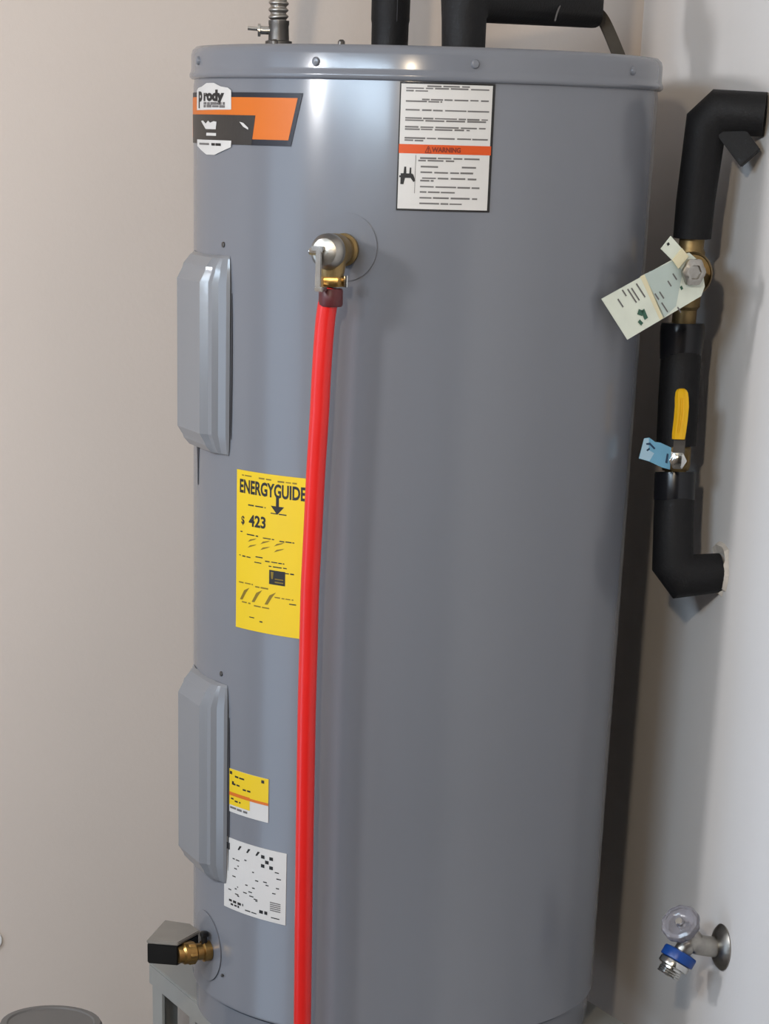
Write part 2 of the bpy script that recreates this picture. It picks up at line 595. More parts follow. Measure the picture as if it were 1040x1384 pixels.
# instruction and warning sticker
A1 = -112.2
b = B(); rect(b, -0.0530, 0.0530, 1.4880, 1.6185, 0.0006); warn = pr('warning_label', b, 'ink', wh, A1, 0.0008)
b = B(); rect(b, -0.0515, 0.0500, 1.4900, 1.6165); pr('paper', b, 'lab_white', warn, A1, 0.0010)
b = B(); rect(b, -0.0520, 0.0512, 1.5466, 1.5559); pr('orange_strip', b, 'lab_orange2', warn, A1, 0.0012)
b = B(); text(b, '\u26a0WARNING', -0.0235, 1.5487, 0.0066, 1.0, bold=0.0003); pr('warning_word', b, 'ink_red', warn, A1, 0.0014)
b = B()
rng = random.Random(11)
lines = [(1.6145, -0.023, 0.028), (1.6122, -0.046, 0.046), (1.6095, -0.046, -0.022), (1.6012, -0.046, 0.046), (1.5990, -0.046, -0.006), (1.5905, -0.046, 0.047),
         (1.5822, -0.046, 0.046), (1.5800, -0.046, 0.044), (1.5735, -0.046, 0.047), (1.5712, -0.046, 0.026), (1.5622, -0.046, 0.047), (1.5598, -0.046, -0.022)]
for z, x0, x1 in lines:
    dashes(b, rng, x0, x1, z, 0.0017, 0.98, 0.007, 0.026)
for z, x0, x1 in ((1.5422, -0.028, 0.040), (1.5397, -0.030, 0.010), (1.5335, -0.027, 0.038), (1.5278, -0.027, 0.032), (1.5218, -0.025, 0.036), (1.5192, -0.027, -0.012),
                  (1.5130, -0.027, 0.040), (1.5075, -0.027, 0.014), (1.5017, -0.027, 0.038), (1.4958, -0.027, 0.022)):
    dashes(b, rng, x0, x1, z, 0.0018, 0.98, 0.007, 0.024)
pr('small_print', b, 'ink_grey', warn, A1, 0.0012)
b = B()
# hand pictogram
for q in ([(-0.0485, 1.5195), (-0.0455, 1.5195), (-0.0425, 1.5240), (-0.0430, 1.5330), (-0.0452, 1.5330), (-0.0458, 1.5265), (-0.0485, 1.5225)],
          [(-0.0425, 1.5225), (-0.0368, 1.5225), (-0.0368, 1.5250), (-0.0425, 1.5250)],
          [(-0.0395, 1.5250), (-0.0372, 1.5250), (-0.0374, 1.5322), (-0.0390, 1.5322)],
          [(-0.0385, 1.5225), (-0.0345, 1.5175), (-0.0322, 1.5188), (-0.0350, 1.5255), (-0.0368, 1.5255)],
          [(-0.0505, 1.5220), (-0.0480, 1.5220), (-0.0480, 1.5240), (-0.0505, 1.5240)],
          [(-0.0490, 1.5215), (-0.0360, 1.5215), (-0.0360, 1.5262), (-0.0490, 1.5262)],
          [(-0.0490, 1.5150), (-0.0455, 1.5150), (-0.0440, 1.5215), (-0.0490, 1.5215)]):
    poly(b, q)
pr('hand_pictogram', b, 'ink', warn, A1, 0.0012)
b = B(); rect(b, -0.0331, -0.0326, 1.5060, 1.5450); pr('rule', b, 'ink_grey', warn, A1, 0.0012)

# yellow energy guide
A2 = -153.5
L, Rr = sa(-166.2, A2), sa(-141.5, A2)
b = B(); rect(b, L, Rr, 1.0020, 1.1912, 0.0006); en = pr('energy_label', b, 'lab_yellow', wh, A2, 0.0008)
b = B()
text(b, 'ENERGYGUIDE', L + 0.0055, 1.1655, 0.0215, 0.735, bold=0.0007)
rect(b, L + 0.0680, L + 0.0725, 1.1545, 1.1662)
poly(b, [(L + 0.0600, 1.1552), (L + 0.0702, 1.1455), (L + 0.0805, 1.1552)])
pr('headline', b, 'ink', en, A2, 0.0010)
b = B(); text(b, '$', L + 0.009, 1.1285, 0.013, 1.0, bold=0.0003); text(b, '423', L + 0.024, 1.1275, 0.0185, 1.05, bold=0.0006); pr('cost_figure', b, 'ink', en, A2, 0.0010)
b = B()
rng = random.Random(5)
for z, x0, x1 in ((1.1518, 0.022, 0.052), (1.1465, 0.060, 0.085), (1.1190, 0.008, 0.012), (1.1168, 0.020, 0.040), (1.1160, 0.048, 0.066), (1.1150, 0.074, 0.096),
                  (1.0905, 0.006, 0.009), (1.0900, 0.012, 0.030), (1.0920, 0.036, 0.048), (1.0890, 0.052, 0.082), (1.0855, 0.034, 0.046), (1.0838, 0.058, 0.086),
                  (1.0775, 0.010, 0.016), (1.0780, 0.080, 0.098), (1.0180, 0.026, 0.036), (1.0150, 0.044, 0.049), (1.0420, 0.090, 0.100)):
    dashes(b, rng, L + x0, L + x1, z, 0.0015, 0.95)
pr('small_print', b, 'ink', en, A2, 0.0010)
b = B()
for i in range(3):
    for z in (1.1110, 1.1040):
        x = L + 0.022 + i * 0.022
        poly(b, [(x, z - 0.003), (x + 0.012, z + 0.001), (x + 0.016, z + 0.003), (x + 0.004, z + 0.0005)])
for i in range(3):
    x = L + 0.008 + i * 0.022
    poly(b, [(x, 1.0370), (x + 0.005, 1.0372), (x + 0.012, 1.0470), (x + 0.018, 1.0535), (x + 0.008, 1.0490)])
for x0, x1, z in ((0.006, 0.032, 1.0580), (0.036, 0.058, 1.0562), (0.012, 0.028, 1.0345), (0.034, 0.062, 1.0330), (0.068, 0.096, 1.0475), (0.010, 0.030, 1.1855), (0.040, 0.062, 1.1850), (0.070, 0.098, 1.1842)):
    dashes(b, rng, L + x0, L + x1, z, 0.0018, 0.95)
pr('olive_print', b, 'ink_olive', en, A2, 0.0010)
b = B(); rect(b, L + 0.0590, L + 0.0835, 1.0625, 1.0795); pr('black_box', b, 'ink', en, A2, 0.0010)
b = B(); poly(b, [(L + 0.0615, 1.0775), (L + 0.0660, 1.0775), (L + 0.0650, 1.0690), (L + 0.0625, 1.0690)]); rect(b, L + 0.068, L + 0.081, 1.0688, 1.0700); rect(b, L + 0.068, L + 0.081, 1.0650, 1.0664); pr('box_mark', b, 'ink_olive', en, A2, 0.0012)

# small yellow and white caution sticker
A3 = -161.2
L, Rr = sa(-168.9, A3), sa(-153.4, A3)
b = B(); rect(b, L, Rr, 0.7640, 0.8205, 0.0006); ca = pr('caution_label', b, 'lab_white', wh, A3, 0.0008)
b = B(); poly(b, [(L, 0.7735), (0.006, 0.7735), (0.006, 0.7860), (Rr, 0.7860), (Rr, 0.8205), (L, 0.8205)]); pr('yellow_field', b, 'lab_yellow', ca, A3, 0.0010)
b = B(); rect(b, L, 0.006, 0.7860, 0.7905); rect(b, 0.006, Rr, 0.7860, 0.7895); pr('orange_strip', b, 'lab_orange', ca, A3, 0.0012)
b = B()
rect(b, L + 0.003, L + 0.008, 0.8135, 0.8175); rect(b, Rr - 0.012, Rr - 0.007, 0.8135, 0.8175)
for z, x0, x1 in ((0.8120, 0.014, 0.036), (0.8015, 0.008, 0.026), (0.7985, 0.030, 0.052), (0.8040, 0.008, 0.012), (0.7820, 0.006, 0.012), (0.7800, 0.014, 0.026)):
    dashes(b, rng, L + x0, L + x1, z, 0.0024, 0.95, 0.005, 0.010)
pr('print', b, 'ink', ca, A3, 0.0012)
b = B(); dashes(b, rng, L + 0.004, 0.004, 0.7700, 0.0030, 1.0); pr('bar_print', b, 'ink_grey', ca, A3, 0.0012)

# white data plate
A4 = -159.0
L, Rr = sa(-170.8, A4), sa(-147.3, A4)
b = B(); rect(b, L, Rr, 0.6338, 0.7290, 0.0006); da = pr('data_label', b, 'lab_white', wh, A4, 0.0008)
b = B()
rng = random.Random(21)
rect(b, L + 0.006, L + 0.013, 0.7130, 0.7220)
for i in range(3):
    x = L + 0.030 + i * 0.017
    poly(b, [(x, 0.7170), (x + 0.003, 0.7170), (x + 0.008, 0.7230), (x + 0.004, 0.7230)])
for i in range(9):
    x = L + 0.074 + (i % 3) * 0.007
    z = 0.7200 - (i // 3) * 0.006
    if i % 2 == 0:
        rect(b, x, x + 0.006, z - 0.0045, z)
for i in range(26):
    x = L + rng.uniform(0.008, 0.100)
    z = rng.uniform(0.654, 0.706)
    l = rng.uniform(0.002, 0.008)
    rect(b, x, x + l, z, z + 0.0014)
dashes(b, rng, L + 0.012, L + 0.042, 0.6450, 0.0034, 1.0, 0.005, 0.010)
dashes(b, rng, L + 0.016, L + 0.034, 0.6405, 0.0028, 1.0, 0.005, 0.010)
dashes(b, rng, L + 0.072, L + 0.088, 0.6440, 0.0044, 1.0, 0.005, 0.008)
dashes(b, rng, L + 0.046, L + 0.068, 0.6395, 0.0016, 0.9)
dashes(b, rng, L + 0.092, L + 0.106, 0.6400, 0.0014, 0.9)
pr('print', b, 'ink', da, A4, 0.0010)
b = B()
for i in range(5):
    rect(b, L + 0.090, L + 0.107, 0.6490 + i * 0.0026, 0.6504 + i * 0.0026)
pr('fine_rows', b, 'ink_grey', da, A4, 0.0010)

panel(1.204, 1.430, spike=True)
panel(0.664, 0.925)

# escutcheon discs


def disc_on_tank(name, az, z, r, m='tank', sy=1.0):
    bm = B()
    pts = [(r * math.cos(2 * PI * k / 40), z + r * sy * math.sin(2 * PI * k / 40)) for k in range(40)]
    poly(bm, pts, 0.0012)
    wrap(bm, az, 0.0018)
    return obj(name, bm, m, wh, 0.0)


disc_on_tank('relief_escutcheon', -134.5, 1.4480, 0.036)
de = disc_on_tank('drain_escutcheon', 178.0, 0.5620, 0.048)
for az, z in ((-171.2, 0.536), (-162.5, 0.4705)):
    b = B(); add_lathe(b, [(0.002, -0.001), (0.002, 0.001), (0.001, 0.0016)], cyl(az, z, R + (0.002 if z > 0.5 else -0.004)), cyl(az, 0, 1), 10)
    obj('screw', b, 'steel_dark', de)

# ------------------------------------------------------------------ relief valve
az = -134.8
n = cyl(az, 0, 1)
zc = 1.4450
tv = Vector((-n.y, n.x, 0))         # to the right in the picture
rv = thing('relief_valve', 'brass pressure relief valve with chrome cap and test lever above the red pipe', 'valve', cyl(az, zc, R))
p0 = cyl(az, zc, R)
b = B()
add_lathe(b, [(0.0175, 0.0035), (0.0175, 0.008), (0.0145, 0.010), (0.0145, 0.022), (0.0170, 0.026), (0.0182, 0.034), (0.0182, 0.050), (0.0155, 0.058)], p0, n, 28)
ax_out = p0 + n * 0.045
add_lathe(b, [(0.0165, 0.0), (0.0160, 0.012), (0.0145, 0.022), (0.0130, 0.028)], ax_out, (0, 0, -1), 24)
obj('body', b, 'brass_dull', rv)
b = B()
add_lathe(b, [(0.0185, 0.052), (0.0190, 0.056), (0.0186, 0.064), (0.0140, 0.071), (0.006, 0.074)], p0, n, 28)
obj('cap', b, 'chrome_dull', rv)
b = B()
lp = p0 + n * 0.075
rot = Matrix((tv, n, Vector((0, 0, 1)))).transposed()
add_box(b, -0.0075, -0.0005, -0.001, 0.003, -0.036, 0.006, rot, lp + n * 0.001)
add_box(b, -0.012, 0.002, -0.003, 0.005, 0.001, 0.006, rot, lp + n * 0.001)
add_box(b, -0.008, 0.002, -0.012, 0.003, -0.041, -0.036, rot, lp + n * 0.001)
add_lathe(b, [(0.004, -0.012), (0.004, 0.004)], lp + tv * -0.004, tv, 10)
obj('test_lever', b, 'chrome', rv, 0.0008)
b = B()
add_lathe(b, [(0.0150, 0.0), (0.0162, 0.002), (0.0162, 0.009), (0.0150, 0.011)], ax_out + Vector((0, 0, -0.026)), (0, 0, -1), 6)
obj('outlet_nut', b, 'brass', rv, 0.0006)
for s in (-1, 1):
    b = B()
    add_lathe(b, [(0.0026, -0.006), (0.0026, 0.006)], ax_out + Vector((0, 0, -0.031)) + tv * (0.0170 * s), (0, 0, 1), 10)
    obj('set_screw', b, 'chrome', rv)

# ------------------------------------------------------------------ red discharge pipe
rp = thing('discharge_pipe', 'long bright red plastic pipe hanging from the relief valve down the tank front', 'pipe', (-0.243, -0.224, 0))
top = ax_out + Vector((0, 0, -0.038))
pts = [(top.x, top.y, top.z), (-0.2335, -0.2272, 1.375), (-0.2368, -0.2265, 1.3189), (-0.2381, -0.2259, 1.2705), (-0.2407, -0.2247, 1.2049), (-0.2425, -0.2239, 1.1379), (-0.2443, -0.2230, 1.0695),
       (-0.2447, -0.2229, 0.9998), (-0.2450, -0.2227, 0.9285), (-0.2447, -0.2229, 0.8188), (-0.2442, -0.2231, 0.7055), (-0.2429, -0.2237, 0.5393), (-0.2425, -0.2245, 0.40), (-0.2420, -0.2260, 0.20), (-0.2415, -0.2260, 0.0)]
b = B(); add_tube(b, smooth_path(pts, 5), 0.0112, 24); obj('red_tube', b, 'red', rp, angle=60)
b = B(); add_lathe(b, [(0.0125, -0.002), (0.0138, 0.0), (0.0138, 0.015), (0.0125, 0.017)], (top.x - 0.0003, top.y, top.z - 0.018), (0, 0, 1), 24); obj('collar', b, 'darkred', rp)

# ------------------------------------------------------------------ drain valve
dv = thing('drain_valve', 'brass drain valve with black boxy outlet and grey lid low on the tank', 'valve', (-0.28, 0.0, 0.56))
nd = Vector((-1, 0, 0))
b = B()
add_lathe(b, [(0.014, 0.0026), (0.0145, 0.012), (0.0115, 0.014), (0.0115, 0.022), (0.0150, 0.025), (0.0150, 0.040), (0.0125, 0.043), (0.0125, 0.050)], (-0.2795, -0.006, 0.560), nd, 24)
obj('body', b, 'brass', dv)
b = B(); add_lathe(b, [(0.0155, 0.0), (0.0165, 0.001), (0.0165, 0.010), (0.0155, 0.011)], (-0.304, -0.006, 0.560), nd, 6); obj('hex_nut', b, 'brass', dv, 0.0006)
b = B(); add_lathe(b, [(0.0042, 0), (0.0042, 0.010), (0.0060, 0.011), (0.0060, 0.016), (0.0045, 0.017)], (-0.290, -0.008, 0.571), (0, 0, 1), 12); obj('stem', b, 'black', dv)
b = B()
vs0 = [(-0.3645, 0.0120), (-0.3300, -0.0120), (-0.2850, 0.0240), (-0.2850, 0.0560), (-0.3110, 0.0830)]
V0 = [b.verts.new((x, y, 0.546)) for x, y in vs0]
V1 = [b.verts.new((x, y, 0.574)) for x, y in vs0]
b.faces.new(V0); b.faces.new(V1)
for i in range(5):
    j = (i + 1) % 5
    b.faces.new((V0[i], V0[j], V1[j], V1[i]))
obj('outlet_box', b, 'black', dv, 0.0015)
b = B()
sc = 1.03
vs1 = [(-0.326 + (x + 0.326) * sc, 0.033 + (y - 0.033) * sc) for x, y in vs0]
V0 = [b.verts.new((x, y, 0.574)) for x, y in vs1]
V1 = [b.verts.new((x, y, 0.579)) for x, y in vs1]
b.faces.new(V0); b.faces.new(V1)
for i in range(5):
    j = (i + 1) % 5
    b.faces.new((V0[i], V0[j], V1[j], V1[i]))
obj('lid', b, 'lid_grey', dv, 0.0012)

# ------------------------------------------------------------------ pipes and conduit above the tank
cc = thing('flexible_conduit', 'ribbed metal conduit rising from the left of the tank lid', 'conduit', (-0.172, 0.05, 1.656))
b = B()
path = [(-0.1728, 0.0507, 1.681), (-0.1732, 0.0507, 1.70), (-0.1700, 0.0500, 1.74), (-0.160, 0.046, 1.85), (-0.150, 0.05, 2.1), (-0.165, 0.05, 2.4), (-0.170, 0.05, 2.6)]
pp = smooth_path(path, 40)
add_len = []
dist = 0
P2, RA = [], []
acc = 0.0
tot = 0.0
prev = pp[0]
fine = [pp[0]]
step = 0.00115
for q in pp[1:]:
    seg = (q - prev).length
    while acc + seg >= step:
        t = (step - acc) / seg
        prev = prev.lerp(q, t)
        fine.append(prev.copy())
        seg = (q - prev).length
        acc = 0.0
    acc += seg
    prev = q
RA = [0.0108 + 0.0015 * math.cos(2 * PI * i * step / 0.0072) for i in range(len(fine))]
add_tube(b, fine, 0.011, 14, radii=RA)
obj('ribbed_sleeve', b, 'steel', cc, angle=70)
b = B(); add_lathe(b, [(0.0150, 0.0), (0.0160, 0.001), (0.0160, 0.006), (0.0125, 0.007), (0.0118, 0.022), (0.0124, 0.024), (0.0124, 0.028)], (-0.1726, 0.0507, 1.6562), (0, 0, 1), 20); obj('connector', b, 'steel_dark', cc)
b = B()
add_lathe(b, [(0.0045, 0), (0.0045, 0.010), (0.0070, 0.011), (0.0070, 0.014)], (-0.1826, 0.0550, 1.6735), (-0.90, 0.42, 0), 12)
add_lathe(b, [(0.0022, 0.010), (0.0022, 0.026)], (-0.1826, 0.0550, 1.6740), (-0.90, 0.42, 0.05), 10)
obj('clamp_screw', b, 'chrome', cc)

ip = thing('insulated_pipe', 'slim straight black foam covered pipe rising from the middle of the tank lid', 'pipe', (-0.0085, 0.084, 1.656))
b = B(); add_lathe(b, [(0.0225, 0.0), (0.0228, 0.03), (0.0236, 0.034), (0.0238, 0.10), (0.0236, 0.5), (0.0236, ZC - 1.6580)], (-0.0085, 0.084, 1.6580), (0, 0, 1), 28); obj('foam_sleeve', b, 'foam', ip, angle=60)
b = B(); add_tube(b, [(-0.0115, 0.0600, 1.69), (-0.0115, 0.0600, 1.9)], 0.0006, 6); obj('slit_line', b, 'seam', ip)

ie = thing('insulated_elbow_pipe', 'thick black foam covered pipe turning sideways above the tank lid', 'pipe', (0.0015, -0.09, 1.656))
b = B()
add_tube(b, [(0.0015, -0.0900, 1.6580), (0.0008, -0.0897, 1.690), (0.0003, -0.0895, 1.7150), (0.2000, -0.0130, 1.7195), (0.2010, -0.0130, 1.80), (0.2010, -0.0130, ZC)], 0.0272, 28,
         radii=[0.0255, 0.0262, 0.029, 0.0300, 0.029, 0.029])
obj('foam_sleeve', b, 'foam', ie, angle=40)
b = B()
add_tube(b, smooth_path([(0.1330, -0.0720, 1.6925), (0.1380, -0.0672, 1.7010), (0.1430, -0.0645, 1.7095)], 3), 0.0011, 6)
obj('scuff', b, 'ink_grey', ie)
# loose strip of foam hanging from the elbow
b = B()
c0 = smooth_path([(0.222, -0.0020, 1.7160), (0.2380, -0.0010, 1.7055), (0.2510, -0.0050, 1.6850), (0.2660, -0.0105, 1.6560)], 6)
rows = []
wv = Vector((0.90, -0.42, 0)) * 0.0085
tv2 = Vector((0.42, 0.90, 0)) * 0.004
for q in c0:
    rows.append([b.verts.new(q + s1 * wv + s2 * tv2) for s1, s2 in ((-1, -1), (1, -1), (1, 1), (-1, 1))])
for A, C in zip(rows, rows[1:]):
    for k in range(4):
        b.faces.new((A[k], A[(k + 1) % 4], C[(k + 1) % 4], C[k]))
b.faces.new(rows[0]); b.faces.new(rows[-1])
o = obj('foam_strip', b, 'foam_old', ie, 0.001)
o['label'] = 'faded brown strip of foam hanging from the elbow'

# ------------------------------------------------------------------ pipe run on the right wall
XF[0] = Matrix.Identity(4)
PX = 0.314
wp = thing('wall_pipe', 'black foam covered pipe running down the right wall with an elbow at each end', 'pipe', (PX, -0.11, 1.3))
b = B()
add_tube(b, [(PX, -0.1136, 1.4590), (PX, -0.1150, 1.50), (PX, -0.1290, 1.5850), (0.3265, -0.1365, 1.5985), (0.3755, -0.1590, 1.5975)], 0.0242, 26, radii=[0.0232, 0.0236, 0.0245, 0.0246, 0.0240])
obj('upper_foam', b, 'foam', wp, angle=40)
b = B()
d1 = Vector((0.55, -0.42, -0.72)).normalized()
vw = Vector((-0.354, -0.935, 0.0))
e1 = d1.cross(vw).normalized()
f1 = d1.cross(e1).normalized()
r3 = Matrix((d1, e1, f1)).transposed()
add_box(b, -0.022, 0.027, -0.0145, 0.0145, -0.0045, 0.0045, r3, (0.3440, -0.1570, 1.5690))
obj('loose_foam_flap', b, 'foam', wp, 0.0012)
b = B(); add_tube(b, [(PX, -0.1180, 1.2160), (PX, -0.1130, 1.27), (PX, -0.1062, 1.3560)], 0.0252, 26, radii=[0.0250, 0.0254, 0.0250]); obj('middle_foam', b, 'foam', wp, angle=60)
b = B(); add_lathe(b, [(0.0262, 0.0), (0.0275, 0.004), (0.0277, 0.012), (0.0262, 0.034), (0.0256, 0.042)], (PX, -0.1060, 1.3610), (0, -0.04, -1), 26); obj('tape_collar', b, 'tape', wp)
b = B(); add_tube(b, [(PX, -0.1222, 1.1850), (PX, -0.1300, 1.13), (PX, -0.1395, 1.0760), (0.3280, -0.1440, 1.0590), (0.3755, -0.1495, 1.0640)], 0.0255, 26, radii=[0.0248, 0.0256, 0.0260, 0.0262, 0.0245]); obj('lower_foam', b, 'foam', wp, angle=40)
b = B(); add_lathe(b, [(0.0254, 0.0), (0.0260, 0.003), (0.0262, 0.030), (0.0258, 0.034)], (PX, -0.1221, 1.1855), (0, -0.12, -1), 26); obj('tape_collar', b, 'tape', wp)
b = B(); add_tube(b, [(PX, -0.1260, 1.160), (PX, -0.1180, 1.235)], 0.0140, 18); obj('brass_nipple', b, 'brass_dull', wp)
# torn plaster round the lower wall penetration
b = B()
rng = random.Random(8)
N = 26
inner, outer, mid = [], [], []
for k in range(N):
    a = 2 * PI * k / N
    ro = 0.030 + rng.uniform(-0.003, 0.003) + (0.008 if 0.6 < a < 2.4 else 0)
    ri = 0.0225
    cy0, cz0 = -0.1490, 1.0660
    outer.append(b.verts.new((0.3768, cy0 + ro * math.cos(a), cz0 + ro * math.sin(a))))
    mid.append(b.verts.new((0.3740 - rng.uniform(0, 0.003), cy0 + (ro - 0.004) * math.cos(a), cz0 + (ro - 0.004) * math.sin(a))))
    inner.append(b.verts.new((0.3755, cy0 + ri * math.cos(a), cz0 + ri * math.sin(a))))
for k in range(N):
    j = (k + 1) % N
    b.faces.new((outer[k], outer[j], mid[j], mid[k]))
    b.faces.new((mid[k], mid[j], inner[j], inner[k]))
obj('torn_plaster_ring', b, 'plaster', wp)

# mixing valve between the upper and middle foam
mv = thing('mixing_valve', 'dull brass valve body between two foam sleeves on the wall pipe', 'valve', (PX, -0.11, 1.41))
b = B()
add_lathe(b, [(0.0150, 0.0), (0.0150, 0.016), (0.0180, 0.020), (0.0180, 0.034), (0.0215, 0.040), (0.0215, 0.068), (0.0180, 0.074), (0.0180, 0.082), (0.0155, 0.086), (0.0155, 0.0975)], (PX, -0.1085, 1.3615), (0, -0.05, 1), 24)
obj('body', b, 'brass_dull', mv)
vd = Vector((-0.354, -0.935, 0.0)).normalized()
mc = Vector((0.3175, -0.1120, 1.4205))
b = B(); add_lathe(b, [(0.018, 0.010), (0.0195, 0.040), (0.0248, 0.046), (0.0256, 0.056), (0.0240, 0.060), (0.0225, 0.052), (0.010, 0.052)], mc, vd, 28); obj('cap_ring', b, 'brass_dull', mv)
n_tag = Vector((0.1649, -0.9863, 0.0))
ts = Vector((0.9863, 0.1649, 0.0))
TR = Vector((0.2805, -0.2196, 1.4322))
kc = TR + ts * -0.0055 + Vector((0, 0, -0.0060))
b = B(); add_tube(b, [mc + vd * 0.050, kc - n_tag * 0.006], 0.0070, 14); add_tube(b, [kc - n_tag * 0.006, kc + n_tag * 0.006], 0.0045, 12); obj('spindle', b, 'steel_dark', mv)
b = B(); add_lathe(b, [(0.0120, 0.0042), (0.0150, 0.0052), (0.0148, 0.0095), (0.0105, 0.0120), (0.0080, 0.0118), (0.0070, 0.0095), (0.003, 0.0092)], kc, n_tag, 24, lobes=6, lobe=0.07); obj('adjusting_knob', b, 'chrome_dull', mv)


def plate(pts, nrm, th):
    bm = B()
    nn = Vector(nrm).normalized() * th
    A = [bm.verts.new(Vector(p)) for p in pts]
    C = [bm.verts.new(Vector(p) + nn) for p in pts]
    bm.faces.new(A); bm.faces.new(C)
    k = len(pts)
    for i in range(k):
        j = (i + 1) % k
        bm.faces.new((A[i], A[j], C[j], C[i]))
    return bm


# paper warning tag hanging on the knob (coordinates in its own plane, millimetres)


def tp(x, z, lift=0.0):
    return TR + ts * (x / 1000) + Vector((0, 0, z / 1000)) + n_tag * lift


wt = thing('paper_tag', 'pale paper warning tag hanging askew from the brass valve on the wall pipe', 'tag', kc)


def tquads(name, m, quads, lift, parent, thick=0.0):
    bm = B()
    for q in quads:
        bm.faces.new([bm.verts.new(tp(x, z, lift)) for x, z in q])
    o = obj(name, bm, m, parent, smooth=False)
    if len(quads) > 1:
        o['kind'] = 'stuff'
    return o


outline = [(-122.5, -36.0), (-84.1, -81.1), (11.5, -32.7), (15.1, -22.0), (11.0, -6.0), (4.0, 6.0), (-9.7, 15.0), (-20, 12.5), (-35.5, 5.5)]
sheet = obj('tag_sheet', plate([tp(x, z) for x, z in outline], n_tag, 0.0008), 'tagpaper', wt, smooth=False)
tquads('grey_band', 'tag_band', [[(-68, -8.9), (-25, 8.5), (-16, -0.5), (-22, -44), (-38, -57.6)]], 0.0010, sheet)
tquads('cream_band', 'tag_cream', [[(-73.5, -11.5), (-68, -8.9), (-36, -56.6), (-42, -59.6)]], 0.0010, sheet)


def tline(x, z, dx, dz, w):
    l = math.hypot(dx, dz)
    px, pz = -dz / l * w / 2, dx / l * w / 2
    return [(x + px, z + pz), (x + dx + px, z + dz + pz), (x + dx - px, z + dz - pz), (x - px, z - pz)]


sd = (0.66, -0.75)
ql = []
for x, z, l in ((-96, -26, 9), (-89, -25, 20), (-84, -24, 18), (-78, -19, 20), (-101, -36, 12), (-52, -30, 9), (-46, -28, 10), (-42, -40, 14), (-30, -8, 9), (-20, -45, 8), (-36, -16, 8)):
    ql.append(tline(x, z, sd[0] * l, sd[1] * l, 1.7))
tquads('tag_print', 'ink_grey', ql, 0.0013, sheet)
tquads('green_mark', 'tag_green', [tline(-73, -50, 7, -2, 6), tline(-67, -48, 6, -10, 5), tline(-71, -60, 5, -4, 4), tline(-18, -22, 2.5, -3.5, 3)], 0.0014, sheet)
# folded strap end standing up from the tag
strap = obj('strap', plate([tp(x, z, 0.0016) for x, z in ((-49.6, 19.0), (-37.5, 33.0), (-8, 8.5), (-19, -3.5))], n_tag, 0.001), 'tagpaper', wt, smooth=False)
obj('strap_fold', plate([tp(x, z, 0.0030) for x, z in ((-33.5, 6.8), (-22, 20), (-12.0, 11.0), (-24.5, -2.5))], n_tag, 0.0012), 'tag_cream', wt, smooth=False)
tquads('strap_hole', 'ink', [[(-42.5, 24.5), (-40, 26.5), (-38, 24.0), (-40.5, 22)]], 0.0029, strap)

# ball valve with yellow lever
bv = thing('ball_valve', 'ball valve with yellow lever handle standing against the black foam pipe', 'valve', (PX, -0.12, 1.20))
ls = Vector((0.935, -0.354, 0.0)).normalized()
nut = Vector((0.2970, -0.1734, 1.2061))
bc = Vector((PX, -0.1205, 1.2030))
b = B()
add_tube(b, [bc, bc + (nut - bc) * 0.45], 0.0150, 18); add_tube(b, [bc + (nut - bc) * 0.45, nut - vd * 0.001], 0.0085, 18)
add_lathe(b, [(0.0165, -0.016), (0.0185, -0.010), (0.0185, 0.010), (0.0165, 0.016)], bc, (0, 0.10, 1), 20)
obj('body', b, 'brass_dull', bv)
r4 = Matrix((ls, vd, Vector((0, 0, 1)))).transposed()
b = B()
add_box(b, -0.0072, 0.0073, 0.0, 0.0022, -0.008, 0.030, r4, nut)
add_box(b, -0.0072, 0.0062, 0.0022, 0.0042, 0.026, 0.078, r4, nut)
obj('lever', b, 'steel_dark', bv, 0.0005)
b = B(); add_lathe(b, [(0.0108, 0.0022), (0.0110, 0.003), (0.0110, 0.0070), (0.0082, 0.008), (0.0078, 0.0115), (0.0046, 0.0125)], nut, vd, 6); obj('nut', b, 'chrome', bv, 0.0005)
b = B()
V = []
for z, hw, sh in ((0.0255, 0.0078, -0.0018), (0.032, 0.0084, -0.0016), (0.050, 0.0086, -0.0008), (0.064, 0.0086, -0.0008), (0.074, 0.0084, -0.0018), (0.080, 0.0076, -0.0024), (0.0830, 0.0060, -0.0027), (0.0845, 0.0035, -0.0027)):
    ring = []
    for sx, sy in ((-1, -0.4), (-1, 0.5), (-0.55, 1), (-0.30, 0.8), (0.30, 0.8), (0.55, 1), (1, 0.5), (1, -0.4), (0.6, -0.9), (-0.6, -0.9)):
        ring.append(b.verts.new(nut + vd * (0.0035 + 0.0046 * sy) + ls * (sh + hw * sx) + Vector((0, 0, z))))
    V.append(ring)
for A, C in zip(V, V[1:]):
    for k in range(10):
        b.faces.new((A[k], A[(k + 1) % 10], C[(k + 1) % 10], C[k]))
b.faces.new(V[0]); b.faces.new(V[-1])
o = obj('lever_grip', b, 'yellow', bv, angle=40)


def lp_(x, z, l=0.0):
    return nut + ls * (x / 1000) + Vector((0, 0, z / 1000)) + vd * l


b = B(); add_tube(b, [lp_(-2.5, 34, 0.0076), lp_(-0.8, 56, 0.0078), lp_(-1.8, 74, 0.0076)], 0.0011, 6); obj('grip_rib', b, 'yellow', o)

